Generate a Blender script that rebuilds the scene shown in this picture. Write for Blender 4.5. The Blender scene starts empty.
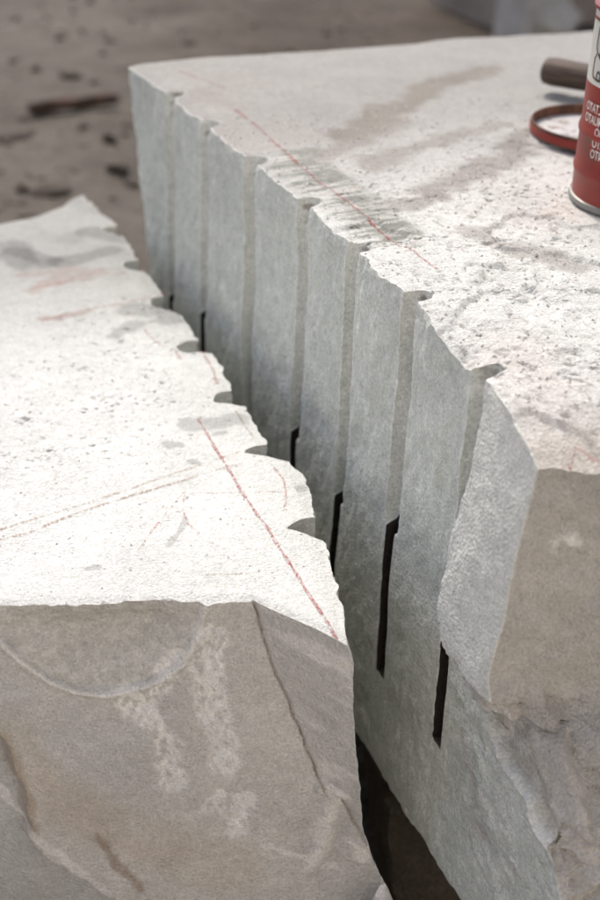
import bpy, bmesh, math, random
import numpy as np
from mathutils import Matrix, Vector
from mathutils.bvhtree import BVHTree

random.seed(7)
SC = bpy.context.scene
COL = SC.collection
S = 0.46                                   # metres per layout unit

# ------------------------------------------------------------------ camera
YAW, PIT, ROLL, FPX = .4059, .5174, -.0424, 1346.9
def cam_axes():
    cy, sy = math.cos(YAW), math.sin(YAW)
    fwd = np.array([sy*math.cos(PIT), cy*math.cos(PIT), -math.sin(PIT)])
    right = np.array([cy, -sy, 0.]); down = np.cross(fwd, right)
    cr, sr = math.cos(ROLL), math.sin(ROLL)
    return np.stack([cr*right+sr*down, -sr*right+cr*down, fwd])
CM = cam_axes()
CP = np.array([-1.1101, -1.805, 1.0])
cam_d = bpy.data.cameras.new('camera'); cam = bpy.data.objects.new('camera', cam_d); COL.objects.link(cam)
SC.camera = cam
m = Matrix.Identity(4)
for i in range(3):
    m[i][0] = CM[0][i]; m[i][1] = -CM[1][i]; m[i][2] = -CM[2][i]; m[i][3] = CP[i]*S
cam.matrix_world = m
cam_d.sensor_fit = 'VERTICAL'; cam_d.sensor_height = 36; cam_d.sensor_width = 24
cam_d.lens = FPX/900*36
cam_d.clip_start = .02; cam_d.clip_end = 400
cam_d.dof.use_dof = True; cam_d.dof.focus_distance = 2.62*S; cam_d.dof.aperture_fstop = 4.2

# ------------------------------------------------------------------ sky, sun, exposure
SUN_EL, SUN_AZ = math.radians(54), math.radians(4)        # azimuth clockwise from +Y
w = bpy.data.worlds.new('World'); SC.world = w; w.use_nodes = True
nt = w.node_tree
sky = nt.nodes.new('ShaderNodeTexSky'); sky.sky_type = 'NISHITA'; sky.sun_disc = False
sky.sun_elevation = SUN_EL; sky.sun_rotation = SUN_AZ
sky.air_density = .65; sky.dust_density = 4.0; sky.ozone_density = 0.2
nt.links.new(sky.outputs[0], nt.nodes['Background'].inputs[0])
nt.nodes['Background'].inputs[1].default_value = 0.15
sl = bpy.data.lights.new('sun', 'SUN'); sl.energy = 1.5; sl.angle = math.radians(3); sl.color = (1, .965, .90)
sun = bpy.data.objects.new('sun', sl); COL.objects.link(sun)
sd = Vector((math.sin(SUN_AZ)*math.cos(SUN_EL), math.cos(SUN_AZ)*math.cos(SUN_EL), math.sin(SUN_EL)))
sun.rotation_euler = sd.to_track_quat('Z', 'Y').to_euler()
SC.view_settings.view_transform = 'Standard'; SC.view_settings.look = 'None'
SC.view_settings.exposure = 0.43; SC.view_settings.gamma = 1.0

# ------------------------------------------------------------------ helpers: picture point -> world point on a known plane
def ray(p): return np.array([p[0]-300., p[1]-450., FPX]) @ CM
def onz(p, z): r = ray(p); return CP+(z-CP[2])/r[2]*r
def onx(p, x): r = ray(p); return CP+(x-CP[0])/r[0]*r
def ony(p, y): r = ray(p); return CP+(y-CP[1])/r[1]*r

# noise -----------------------------------------------------------
def _h(ix, iy, iz, seed):
    n = (ix*374761393+iy*668265263+iz*1274126177+seed*974634777).astype(np.int64) & 0xffffffff
    n = ((n ^ (n >> 13))*1274126177) & 0xffffffff
    n = ((n ^ (n >> 16))*2246822519) & 0xffffffff
    return ((n ^ (n >> 15)) & 0xffffff)/float(0xffffff)*2-1
def vn(x, y, z, seed=0):
    x, y, z = np.broadcast_arrays(np.asarray(x, float), np.asarray(y, float), np.asarray(z, float))
    fx, fy, fz = np.floor(x), np.floor(y), np.floor(z)
    ix, iy, iz = fx.astype(np.int64), fy.astype(np.int64), fz.astype(np.int64)
    tx, ty, tz = x-fx, y-fy, z-fz
    tx, ty, tz = [t*t*t*(t*(6*t-15)+10) for t in (tx, ty, tz)]
    r = 0
    for a in (0, 1):
        for b in (0, 1):
            for c in (0, 1):
                r = r+_h(ix+a, iy+b, iz+c, seed)*(tx if a else 1-tx)*(ty if b else 1-ty)*(tz if c else 1-tz)
    return r
def fbm(x, y, z, sc, oc=4, seed=0, gain=.5, ridge=False):
    r = 0; a = 1.; t = 0
    for o in range(oc):
        x, y, z = .36*x+.48*y-.8*z, -.8*x+.6*y, .48*x+.64*y+.6*z         # turn each octave so no lattice lines show
        v = vn(x*sc+o*17.3, y*sc+o*5.1, z*sc-o*9.7, seed+o)
        r = r+a*((1-2*np.abs(v)) if ridge else v); t += a; a *= gain; sc *= 2.03
    return r/t
def sst(a, b, x):
    t = np.clip((x-a)/(b-a), 0, 1); return t*t*(3-2*t)
def tab(x, pts):
    pts = sorted(pts); return np.interp(x, [p[0] for p in pts], [p[1] for p in pts])
def seg_dist(px, py, pl):
    d = np.full(np.shape(px), 1e9)
    for (ax, ay), (bx, by) in zip(pl[:-1], pl[1:]):
        vx, vy = bx-ax, by-ay; L = vx*vx+vy*vy+1e-12
        t = np.clip(((px-ax)*vx+(py-ay)*vy)/L, 0, 1)
        d = np.minimum(d, np.hypot(px-ax-t*vx, py-ay-t*vy))
    return d
def side_of(px, py, pl):
    """signed distance to an open polyline, positive on its left"""
    d = np.full(np.shape(px), 1e9); s = np.ones(np.shape(px))
    for (ax, ay), (bx, by) in zip(pl[:-1], pl[1:]):
        vx, vy = bx-ax, by-ay; L = vx*vx+vy*vy+1e-12
        t = np.clip(((px-ax)*vx+(py-ay)*vy)/L, 0, 1)
        dd = np.hypot(px-ax-t*vx, py-ay-t*vy); k = dd < d-1e-9
        d = np.where(k, dd, d); s = np.where(k, np.sign(vx*(py-ay)-vy*(px-ax)), s)
    return d*s

# objects ---------------------------------------------------------
def tag(o, label=None, cat=None, group=None, kind=None):
    if label: o['label'] = label
    if cat: o['category'] = cat
    if group: o['group'] = group
    if kind: o['kind'] = kind
    return o
def link(name, me, mat, parent=None):
    o = bpy.data.objects.new(name, me); COL.objects.link(o)
    if mat: me.materials.append(mat)
    if parent: o.parent = parent; o.matrix_parent_inverse = Matrix.Identity(4)
    return o
def mesh_np(name, V, F, col=None, smooth=True, sharp=None):
    me = bpy.data.meshes.new(name)
    me.from_pydata(V.tolist(), [], F if isinstance(F, list) else F.tolist())
    if col is not None:
        a = me.attributes.new('tint', 'FLOAT_COLOR', 'POINT')
        a.data.foreach_set('color', np.concatenate([col, np.ones((len(col), 1))], 1).astype(np.float32).ravel())
    me.update()
    if smooth:
        me.shade_smooth()
        if sharp: me.set_sharp_from_angle(angle=math.radians(sharp))
    return me
def empty(name, loc, rz=0):
    o = bpy.data.objects.new(name, None); COL.objects.link(o); o.location = loc; o.rotation_euler.z = rz; return o

# ------------------------------------------------------------------ materials
def nm(mat): 
    mat.use_nodes = True; n = mat.node_tree.nodes; return n, mat.node_tree.links, n['Principled BSDF']
def N(n, t, **k):
    x = n.new(t)
    for a, v in k.items():
        if isinstance(v, (int, float, tuple, list)) and a in x.inputs: x.inputs[a].default_value = v
        else: setattr(x, a, v)
    return x
def ramp(n, p0, c0, p1, c1):
    r = n.new('ShaderNodeValToRGB'); e = r.color_ramp.elements
    e[0].position = p0; e[0].color = (c0, c0, c0, 1); e[1].position = p1; e[1].color = (c1, c1, c1, 1); return r
def mul(n, l, a, b):
    x = n.new('ShaderNodeMix'); x.data_type = 'RGBA'; x.blend_type = 'MULTIPLY'; x.inputs[0].default_value = 1
    l.new(a, x.inputs[6]); l.new(b, x.inputs[7]); return x.outputs[2]
def stone_mat(name, grain=1.0, bump=.6, base=None, rough=.82, con=1.0):
    """stone: colour from the 'tint' attribute (or a base colour), crystal mottling and grain relief"""
    mt = bpy.data.materials.new(name); n, l, b = nm(mt)
    tc = n.new('ShaderNodeTexCoord')
    if base is None:
        a = n.new('ShaderNodeAttribute'); a.attribute_name = 'tint'; c = a.outputs['Color']
    else:
        a = n.new('ShaderNodeRGB'); a.outputs[0].default_value = (*base, 1); c = a.outputs[0]
    def noise(sc, det=4, ro=.6):
        x = n.new('ShaderNodeTexNoise'); x.inputs['Scale'].default_value = sc; x.inputs['Detail'].default_value = det
        x.inputs['Roughness'].default_value = ro; l.new(tc.outputs['Object'], x.inputs['Vector']); return x
    f1 = noise(330*grain, 3, .75); f2 = noise(75*grain, 5, .65); f3 = noise(9*grain, 4, .6)
    r1 = ramp(n, .3, 1-.34*con, .7, 1+.22*con); r2 = ramp(n, .32, 1-.16*con, .68, 1+.10*con); r3 = ramp(n, .3, .9, .7, 1.06)
    for f, r in ((f1, r1), (f2, r2), (f3, r3)): l.new(f.outputs[0], r.inputs[0])
    c = mul(n, l, c, r1.outputs[0]); c = mul(n, l, c, r2.outputs[0]); c = mul(n, l, c, r3.outputs[0])
    l.new(c, b.inputs['Base Color'])
    b.inputs['Roughness'].default_value = rough; b.inputs['Specular IOR Level'].default_value = .3
    v = n.new('ShaderNodeTexVoronoi'); v.inputs['Scale'].default_value = 330*grain; l.new(tc.outputs['Object'], v.inputs['Vector'])
    b1 = n.new('ShaderNodeBump'); b1.inputs['Strength'].default_value = bump; b1.inputs['Distance'].default_value = .0016/grain
    b2 = n.new('ShaderNodeBump'); b2.inputs['Strength'].default_value = bump; b2.inputs['Distance'].default_value = .004/grain
    f4 = noise(190*grain, 4, .65)
    l.new(v.outputs['Distance'], b1.inputs['Height']); l.new(f4.outputs[0], b2.inputs['Height'])
    l.new(b2.outputs[0], b1.inputs['Normal']); l.new(b1.outputs[0], b.inputs['Normal'])
    return mt
def paint_mat(name, col, rough=.45, wear=(.3, .25, .2), wear_at=.66, sc=60, metal=0., var=.2):
    mt = bpy.data.materials.new(name); n, l, b = nm(mt)
    tc = n.new('ShaderNodeTexCoord')
    a = N(n, 'ShaderNodeTexNoise'); a.inputs['Scale'].default_value = sc; a.inputs['Detail'].default_value = 6; a.inputs['Roughness'].default_value = .65
    l.new(tc.outputs['Object'], a.inputs['Vector'])
    r = ramp(n, wear_at, 0, wear_at+.06, 1); l.new(a.outputs[0], r.inputs[0])
    a2 = N(n, 'ShaderNodeTexNoise'); a2.inputs['Scale'].default_value = sc*.3; a2.inputs['Detail'].default_value = 5
    l.new(tc.outputs['Object'], a2.inputs['Vector'])
    r2 = ramp(n, .3, 1-var, .7, 1+var*.4); l.new(a2.outputs[0], r2.inputs[0])
    x = n.new('ShaderNodeMix'); x.data_type = 'RGBA'; x.inputs[6].default_value = (*col, 1); x.inputs[7].default_value = (*wear, 1)
    l.new(r.outputs[0], x.inputs[0])
    l.new(mul(n, l, x.outputs[2], r2.outputs[0]), b.inputs['Base Color'])
    b.inputs['Roughness'].default_value = rough; b.inputs['Metallic'].default_value = metal
    bp = n.new('ShaderNodeBump'); bp.inputs['Strength'].default_value = .25; bp.inputs['Distance'].default_value = .001
    l.new(a.outputs[0], bp.inputs['Height']); l.new(bp.outputs[0], b.inputs['Normal'])
    return mt
def chalk_mat(name, col, cover=.5, sc=420):
    """dry chalk: pigment only on the high grains of the stone"""
    mt = bpy.data.materials.new(name); n, l, b = nm(mt)
    tc = n.new('ShaderNodeTexCoord')
    a = n.new('ShaderNodeTexNoise'); a.inputs['Scale'].default_value = sc; a.inputs['Detail'].default_value = 4; a.inputs['Roughness'].default_value = .7
    l.new(tc.outputs['Object'], a.inputs['Vector'])
    r = ramp(n, cover-.12, 0, cover+.12, 1); l.new(a.outputs[0], r.inputs[0]); l.new(r.outputs[0], b.inputs['Alpha'])
    b.inputs['Base Color'].default_value = (*col, 1); b.inputs['Roughness'].default_value = .95
    return mt

M_marble = stone_mat('marble', 1.0, .6, None, .6, .8)
M_top = stone_mat('marble_top', 1.2, .55, None, .85, .62)
M_end = stone_mat('marble_weathered', 1.15, .75, None, .8, .65)
M_ground = stone_mat('dusty_ground', .16, .5)
M_grit = stone_mat('marble_grit', 1.0, .3, (.66, .63, .6))
M_rubble = stone_mat('rubble_stone', .5, .5, (.145, .122, .096))
M_drk = stone_mat('dark_rubble', .5, .5, (.085, .068, .052))
M_far = stone_mat('far_stone', .2, .5, (.36, .315, .265))
M_pale = stone_mat('pale_stone', .3, .5, (.55, .53, .48))
M_red = chalk_mat('red_chalk', (.43, .10, .095), .54)
M_redf = chalk_mat('faded_red_chalk', (.50, .17, .15), .57)
M_och = chalk_mat('ochre_vein', (.42, .29, .22), .54)

# ------------------------------------------------------------------ block builder
def build_block(name, ys, fS, yfar, ynear, strF, strN, gE, gF, xr, fT, zbot, rows, vs, tint, flip, te):
    """A split stone block. ys: stations along the split edge (far to near). fS(y0,y,z): x of the split face.
    The split face, the near end, the hidden side, the far end and the top share their border points."""
    ys = np.asarray(ys); nS = len(ys); nv = len(vs); vs = np.asarray(vs); nt_ = len(te)
    rows = np.asarray(rows); nr = len(rows)
    def ypos(z): return ys+strF*(yfar(z)-yfar(0.)) + strN*(ynear(z)-ynear(0.))
    # outline at the top
    y0 = ypos(0.); x0 = fS(ys, y0, np.full(nS, TOPZ[name])); 
    zt = fT(x0, y0)
    Wl = np.empty((nr, nS, 3))
    for k, wv in enumerate(rows):
        z = zt+wv*(zbot-zt)
        y = ys+strF*(yfar(z-TOPZ[name])-yfar(0.))+strN*(ynear(z-TOPZ[name])-ynear(0.))
        x = fS(ys, y, z)
        if k == 0: xa, ya = x, y
        Wl[k] = np.stack([x, y, z], 1)
    # near end
    def endwall(P, g):
        W = np.empty((nr, nt_, 3))
        c0 = P[0]
        xt = c0[0]+te*(xr-c0[0]); yt = g(xt, np.full(nt_, c0[2])); yt = yt+(c0[1]-yt[0])*np.exp(-te*30)
        zt_ = fT(xt, yt); zt_ = zt_+(c0[2]-zt_[0])*np.exp(-te*40)
        for k, wv in enumerate(rows):
            c = P[k]; x = c[0]+te*(xr-c[0]); z = zt_+wv*(zbot-zt_)
            y = g(x, z); y = y+(c[1]-y[0])*np.exp(-te*30)
            W[k] = np.stack([x, y, z], 1)
        return W
    E_ = endwall(Wl[:, -1], gE); F_ = endwall(Wl[:, 0], gF)
    # hidden side
    s = (ys-ys[0])/(ys[-1]-ys[0])
    R_ = np.empty((nr, nS, 3))
    for k in range(nr):
        a, b = F_[k, -1], E_[k, -1]; p = a[None]*(1-s[:, None])+b[None]*s[:, None]
        p[:, 0] += .03*np.sin(np.pi*s)*fbm(p[:, 0]*0, p[:, 1], p[:, 2], 3, 3, 5); R_[k] = p
    # top (Coons patch of the four upper borders, height from fT)
    Sb, Rb, Eb, Fb = Wl[0], R_[0], E_[0], F_[0]
    v = te[None, :, None]; u = s[:, None, None]
    T = (1-v)*Sb[:, None]+v*Rb[:, None]+(1-u)*Fb[None]+u*Eb[None]-((1-u)*(1-v)*Sb[0]+(1-u)*v*Rb[0]+u*(1-v)*Sb[-1]+u*v*Rb[-1])
    zc = T[..., 2].copy(); T[..., 2] = fT(T[..., 0], T[..., 1])
    # keep the shared border exact
    T[:, 0] = Sb; T[:, -1] = Rb; T[0] = Fb; T[-1] = Eb
    V = []; Fc = []; Cc = []; base = 0; MI = []
    def grid(G, part, inv):
        nonlocal base
        a, b = G.shape[:2]
        i = np.arange(a*b).reshape(a, b)
        q = np.stack([i[:-1, :-1], i[1:, :-1], i[1:, 1:], i[:-1, 1:]], -1).reshape(-1, 4)
        if inv: q = q[:, ::-1]
        V.append(G.reshape(-1, 3)); Fc.append(q+base); base += a*b; MI.append(np.full(len(q), {'top': 1, 'split': 0}.get(part, 2)))
        Cc.append(tint(part, G.reshape(-1, 3)))
    grid(Wl, 'split', flip); grid(E_, 'near', flip); grid(F_, 'far', not flip); grid(R_, 'side', not flip); grid(T, 'top', flip)
    # underside as one polygon
    ring = np.concatenate([Wl[-1], E_[-1, 1:], R_[-1, ::-1][1:], F_[-1, ::-1][1:-1]])
    V.append(ring); rf = list(range(base, base+len(ring)))
    Cc.append(tint('side', ring))
    V = np.concatenate(V); Cc = np.concatenate(Cc); Fc = np.concatenate(Fc)
    key = np.round(V*2e5).astype(np.int64)
    # weld equal border points; colour of the first-listed grid wins except that the top keeps its own
    _, first, inv_ = np.unique(key, axis=0, return_index=True, return_inverse=True)
    inv_ = inv_.ravel()
    V2 = V[first]; F2 = inv_[Fc]; C2 = Cc[first]
    faces = F2.tolist(); mi = np.concatenate(MI).tolist()
    rr = inv_[np.array(rf)].tolist()
    rr = [a for i, a in enumerate(rr) if a != rr[i-1]]
    if len(set(rr)) == len(rr): faces.append(rr if not flip else rr[::-1]); mi.append(2)
    # drop degenerate quads
    keep = [len(set(f)) >= 3 and (len(f) > 4 or len(set(f)) == len(f)) for f in faces]
    mi = [a for a, k in zip(mi, keep) if k]; faces = [f for f, k in zip(faces, keep) if k]
    me = mesh_np(name, V2*S, faces, C2, True, 38)
    bm = bmesh.new(); bm.from_mesh(me); bmesh.ops.recalc_face_normals(bm, faces=bm.faces); bm.to_mesh(me); bm.free()
    me.set_sharp_from_angle(angle=math.radians(38))
    o = link(name, me, M_marble); me.materials.append(M_top); me.materials.append(M_end); me.polygons.foreach_set('material_index', mi); me.update()
    # ray-cast tree of the top
    i = np.arange(T.shape[0]*T.shape[1]).reshape(T.shape[:2])
    q = np.stack([i[:-1, :-1], i[1:, :-1], i[1:, 1:], i[:-1, 1:]], -1).reshape(-1, 4)
    bvh = BVHTree.FromPolygons(T.reshape(-1, 3).tolist(), q.tolist())
    return o, bvh
TOPZ = {}
def surf(bvh, x, y, z0=1.0):
    h = bvh.ray_cast(Vector((x, y, z0)), Vector((0, 0, -1)))
    return h[0].z if h[0] is not None else None

def stations(a, b, step, holes, r, offs):
    base = list(np.arange(a, b, -step))+[b]
    out = [y for y in base if all(abs(y-h) > r*1.3 for h in holes)]
    for h in holes:
        for o in offs: 
            if b < h+o*r < a: out.append(h+o*r)
    out = sorted(set(np.round(out, 6)), reverse=True)
    res = [out[0]]
    for y in out[1:]:
        if res[-1]-y > step*.04: res.append(y)
    res[-1] = b
    return np.array(res)
OFFS = [-1.28, -1.16, -1.08, -1.03, -1.0, -.97, -.92]+[round(-.86+.043*i, 3) for i in range(41)]+[.92, .97, 1.0, 1.03, 1.08, 1.16, 1.28]

# ================================================================== GROUND
GZ = -1.64
def ground():
    r = np.concatenate([np.linspace(0, 8, 150), np.geomspace(8.1, 130, 60)])
    ax = np.concatenate([-r[::-1][:-1], r])
    ay = ax
    X, Y = np.meshgrid(ax+1.5, ay+5, indexing='ij')
    Z = GZ+.07*fbm(X, Y, X*0, .9, 4, 3)+.016*fbm(X, Y, X*0, 7, 3, 9)
    far = np.hypot(X-1, Y-3); Z += np.where(far > 25, (far-25)*.02, 0)
    inner = sst(1.6, 2.6, np.hypot(X-.3, (Y-1)*.9)); Z = GZ+(Z-GZ)*(.25+.75*inner)
    V = np.stack([X, Y, Z], -1).reshape(-1, 3)
    i = np.arange(X.size).reshape(X.shape)
    F = np.stack([i[:-1, :-1], i[1:, :-1], i[1:, 1:], i[:-1, 1:]], -1).reshape(-1, 4)
    x, y = V[:, 0], V[:, 1]
    n1 = fbm(x, y, x*0, .55, 4, 21); n2 = fbm(x, y, x*0, 2.2, 4, 31)
    c = np.array([.074, .056, .040])[None]*(1+.55*n2[:, None])
    pale = sst(-.15, .45, n1*.6+.3*n2+.7*sst(2.6, .0, x-.14*y)-.32)[:, None]
    c = c*(1-pale)+np.array([.120, .104, .082])[None]*pale
    bounce_pale = sst(-.6, -1.8, y+.35*n2+.2*n1)[:, None]                     # pale ground added out of view, reflects sunlight onto the shaded near ends
    c = c*(1-bounce_pale)+np.array([.52, .50, .46])[None]*(1+.12*n2[:, None])*bounce_pale
    o = link('ground', mesh_np('ground', V*S, F, np.clip(c, .02, 1)), M_ground); tag(o, kind='structure')
ground()
def bounce_wall():
    # unseen pale stepped wall, added behind the camera to bounce sun onto shaded faces
    x = np.linspace(-26, 26, 140); prof = [(-7.5, GZ-.1), (-7.9, 1.2), (-8.2, 4.2), (-8.4, 6.0), (-10.4, 6.2), (-10.8, 9), (-11.2, 12.5), (-16, 12.8)]
    P = []
    for (y0, z0), (y1, z1) in zip(prof[:-1], prof[1:]):
        n = 14; P += [(y0+(y1-y0)*i/n, z0+(z1-z0)*i/n) for i in range(n)]
    P.append(prof[-1]); P = np.array(P)
    X, K = np.meshgrid(x, np.arange(len(P)), indexing='ij')
    Y = P[K, 0]+.5*fbm(X, P[K, 1], 0*X, .35, 4, 301)+.25*np.round(2*fbm(X, P[K, 1], 0*X, .12, 2, 302)); Z = P[K, 1]+.15*fbm(X, P[K, 0], 0*X, .5, 3, 303)
    V = np.stack([X, Y, Z], -1).reshape(-1, 3); i = np.arange(X.size).reshape(X.shape)
    F = np.stack([i[:-1, :-1], i[1:, :-1], i[1:, 1:], i[:-1, 1:]], -1).reshape(-1, 4)
    n1 = fbm(V[:, 0], V[:, 1], V[:, 2], .5, 4, 304)
    c = np.array([.74, .70, .635])[None]*(1+.15*n1[:, None])
    tag(link('bounce_wall', mesh_np('bounce_wall', V*S, F, np.clip(c, 0, .9)), M_ground), kind='structure')
bounce_wall()

# ================================================================== RIGHT (STANDING) BLOCK
RH = [1.7652, 1.4688, 1.1687, .853, .5718, .2891, 0.0]        # drilled holes, far to near
RR = .031
SLOT = {0: (-.60, -.88), 1: (-.53, -.86), 2: (-.80, -.92), 3: (-.59, -.9), 4: (-.61, -.90), 5: (-.515, -.905), 6: (-.60, -.87)}
BOW = [(2.3, -.033), (2.1, -.03), (1.94, -.018), (1.75, -.015), (1.44, -.012), (1.2, .006), (1.12, .016), (.99, .021), (.857, .016), (.75, .02), (.57, .012), (.47, .006), (.31, .006), (.17, .003), (0, 0), (-1, 0)]
TOPZ['marble_block'] = 0.0
def r_ynear(z): return tab(z, [(0, -.225), (-.50, -.225), (-.56, -.245), (-.62, -.285), (-.68, -.345), (-.74, -.41), (-.82, -.46), (-1.3, -.52)])+.03*sst(-.5, -.6, z)*fbm(0*np.asarray(z), z, 0*np.asarray(z), 18, 3, 66)
def r_yfar(z): return 2.12+.36*np.maximum(z, -.9)
FLK = [(onx(p, xx)[1], onx(p, xx)[2]) for p, xx in (((484, 350), 0), ((486, 373), 0), ((471, 470), -.015), ((449, 560), -.035), ((439, 600), -.045), ((442, 640), -.05), ((466, 690), -.05), ((495, 732), -.05), ((535, 785), -.045), ((600, 860), -.04), ((700, 980), -.03))]
def terr(a, b, seed, sc=9.):
    # stepped fracture relief
    n = fbm(a, b, 0*a, sc, 4, seed)*3.2; f = np.floor(n); t = n-f; return (f+sst(.35, .62, t))/3.2
def r_flake(y, z):
    """how proud the layer next to the near end stands of the split plane"""
    wob = .010*fbm(y, z, 0*y, 14, 3, 77)
    d = side_of(y+wob, z+wob*.6, FLK)           # polyline runs downwards; the flake is on its right-hand side (smaller y)
    d = -d
    amp = (.006+.050*sst(.0, -.52, z))*(1-.9*sst(-.20, -.36, y))
    return amp*sst(0.0, .010, d)*(1-.35*sst(.02, .28, d)), d
def slot_half(i, z): return .58+0*np.asarray(z)
def slot_mid(i, z): return (.1 if i < 6 else .40)+0*z
FL2 = [(onx(p, 0)[1], onx(p, 0)[2]) for p in ((486, 690), (499, 735), (516, 768), (536, 808), (553, 848), (577, 892), (620, 960))]
def r_flake2(y, z):
    w_ = .016*fbm(y, z, 0*y, 16, 4, 78); return -side_of(y+w_, z-w_, FL2)
def r_fS(y0, y, z):
    x = tab(y0, BOW)
    kk = np.abs(y0[:, None]-np.array(RH)[None]).min(1)/RR
    smo = (1-.85*sst(-.02, -.06, y)*sst(-.62, -.5, z))*(.25+.75*sst(1.0, 2.4, kk))
    x = x+.009*fbm(y*.7, z, 0*y, 3.2, 3, 11)+smo*.0075*fbm(y+.25*z, z*.45, 0*y, 20, 4, 12)+smo*.0034*fbm(y+.25*z, z*.5, 0*y, 70, 2, 13)
    # shallow arcs between the holes: the rock tears slightly away from the line of holes
    hs = np.array(RH); k = np.abs(y0[:, None]-hs[None]).min(1)
    x = x-.007*sst(0.02, .13, k)*np.clip(1-np.abs(z)*.5, 0, 1)
    x = x+.007*sst(-.04, 0, z)*fbm(y, z, 0*y, 44, 3, 18)
    # small conchoidal scars
    sc = fbm(y, z*.7, 0*y, 5.5, 2, 44); x = x+.010*np.maximum(sc-.22, 0)/.5
    fl, d = r_flake(y, z); x = x-fl
    x = x-.002*sst(.0, .02, d)*fbm(y, z, 0*y, 30, 3, 15)
    rz = sst(.16, .04, np.abs(y+.10-.45*(z+.60)))*sst(-.50, -.60, z)*sst(-1.15, -.95, z)
    x = x-rz*.014*fbm(y, z, 0*y, 13, 4, 16, ridge=True)
    d2 = r_flake2(y, z)*sst(-.55, -.62, z); x = x+.022*sst(.0, .008, d2)-.007*np.exp(-((d2+.006)/.008)**2)*(z < -.6)+sst(.0, .02, d2)*.020*terr(y, z, 17)
    for i, h in enumerate(RH):
        o = (y0-h)/RR
        ins = np.abs(o) < 1
        zs, zb = SLOT[i]
        dep = RR*1.0*np.sqrt(np.clip(1-o*o, 0, 1))*(1+.04*vn(z*40, 0*z, 0*z, i))
        dep = dep*sst(zs-.02, zs, z)
        fade = sst(zs-.015, zs, z) if i != 2 else sst(-.92, -.80, z)
        half = slot_half(i, z)
        oc = slot_mid(i, z)
        slot = (np.abs(o-oc) < half) & (z < zs) & (z > zb) & (i != 2)
        g = np.where(ins, 1.25*RR*np.sqrt(np.clip(1-o*o, 0, 1))*fade*(1+.05*vn(z*110, 0*z, 0*z, i+40)), 0)
        g = np.where(slot, .085, g)
        if i == 6: g = g*sst(.006, -.006, d)
        # ragged lips
        lip = (np.abs(np.abs(o)-1.05) < .16)
        x = x+g+np.where(lip, .0022*fbm(y*0+i, z, o*0, 55, 2, 91), 0)
        # spalled mouth of the hole at the top
        x = x+.005*sst(-.05, .0, z)*np.exp(-(o/1.5)**2)
    return x
def r_gE(x, z):
    y = -.225-.36*x
    y = y-.020*fbm(x, z, 0*x, 5, 4, 61)-.006*fbm(x, z, 0*x, 28, 3, 62)
    low = sst(-.50, -.62, z)
    y = y-low*.050*terr(x, z, 63, 8.)-low*.015*fbm(x, z, 0*x, 14, 4, 65, ridge=True)-low*.012*fbm(x, z, 0*x, 34, 3, 64)
    # ledge grows outwards below
    y = y+(r_ynear(z+sst(0, .06, x)*(.13*fbm(x, z*.3, 0*x, 6, 3, 67)-.25*np.clip(x, 0, .4)))+.225)*np.exp(-np.maximum(x, 0)*.9)
    return y
def r_gF(x, z): return r_yfar(z)+.04*x-.02*fbm(x, z, 0*x, 4, 3, 71)+.06*sst(.6, 1.4, x)*np.sin(x*2)*.3
_edge_plane = lambda x, y: y+.225+.36*np.maximum(x, 0)
def pits(x, y, sc, seed, th):
    n = fbm(x, y, 0*x, sc, 2, seed); return np.maximum(n-th, 0)/(1-th)
def r_fT(x, y):
    dE = _edge_plane(x, y)
    z = tab(dE, [(0, -.078), (.03, -.056), (.054, -.046), (.124, -.027), (.194, -.018), (.3, -.008), (.5, 0)])
    z = z-.20*np.clip(x, 0, .25)*sst(.10, 0, dE)
    nearf = sst(1.25, .45, y-.35*x)              # the near half is bruised and pitted, the far half is smoother
    z = z+.010*fbm(x, y, 0*x, 2.2, 3, 81)*sst(-.1, .4, dE)
    z = z+(.0012+.0030*nearf)*fbm(x, y, 0*x, 40, 4, 82, .65)
    z = z-(.002+.0075*nearf)*pits(x, y, 100, 83, .30)-.007*nearf*pits(x, y, 55, 84, .48)
    # larger shallow flakes
    fl = fbm(x, y, 0*x, 7, 3, 85); z = z-.008*nearf*sst(.12, .2, fl)
    st = sst(.085, .05, seg_dist(x, y, STRI)); z = z+.0004*st*vn((STN[0]*x+STN[1]*y)*130, 0*x, (x+y)*1.5, 115)
    # chipped arris along the split
    e = fbm(0*x, y, 0*x, 9, 3, 86); xb = tab(y, BOW)
    z = z-(.004+.010*np.maximum(e, 0))*sst(.04, -.01, x-xb)
    for h in RH: z = z-.006*np.exp(-((y-h)/.03)**2)*sst(.05, 0, x-xb)
    z = z-.022*np.exp(-((y-.075)/.05)**2)*sst(.07, -.01, x-xb)+.010*np.exp(-((y-.24)/.05)**2)*sst(.06, 0, x-xb)
    return z
def P2(p, z=0.): a = onz(p, z); return (a[0], a[1])
# stains on the top: (points in the picture, radius in units, colour, strength)
R_STAIN = [
    ([(345, 135), (400, 105), (440, 85), (482, 68)], .055, (.40, .375, .335), .75),
    ([(310, 165), (355, 140), (400, 118)], .05, (.46, .43, .39), .55),
    ([(370, 165), (430, 140), (500, 125)], .04, (.47, .44, .41), .55),
    ([(430, 190), (470, 172), (520, 150)], .05, (.44, .41, .385), .6),
    ([(395, 205), (440, 195)], .035, (.44, .41, .39), .5),
    ([(300, 155), (330, 178), (365, 205), (392, 228)], .05, (.43, .45, .41), .75),
    ([(505, 145), (530, 132)], .03, (.40, .37, .35), .6),
    ([(470, 230), (520, 245), (570, 260)], .05, (.50, .47, .45), .5),
    ([(200, 95), (230, 108)], .05, (.52, .49, .46), .5),
]
R_STAIN = [([P2(q) for q in pl], r*1.15, tuple(k*w for k, w in zip(c, (.66, .65, .62))), min(1, s*1.25)) for pl, r, c, s in R_STAIN]
STRI = [P2(q) for q in [(290, 162), (330, 188), (372, 220), (392, 236)]]
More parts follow.
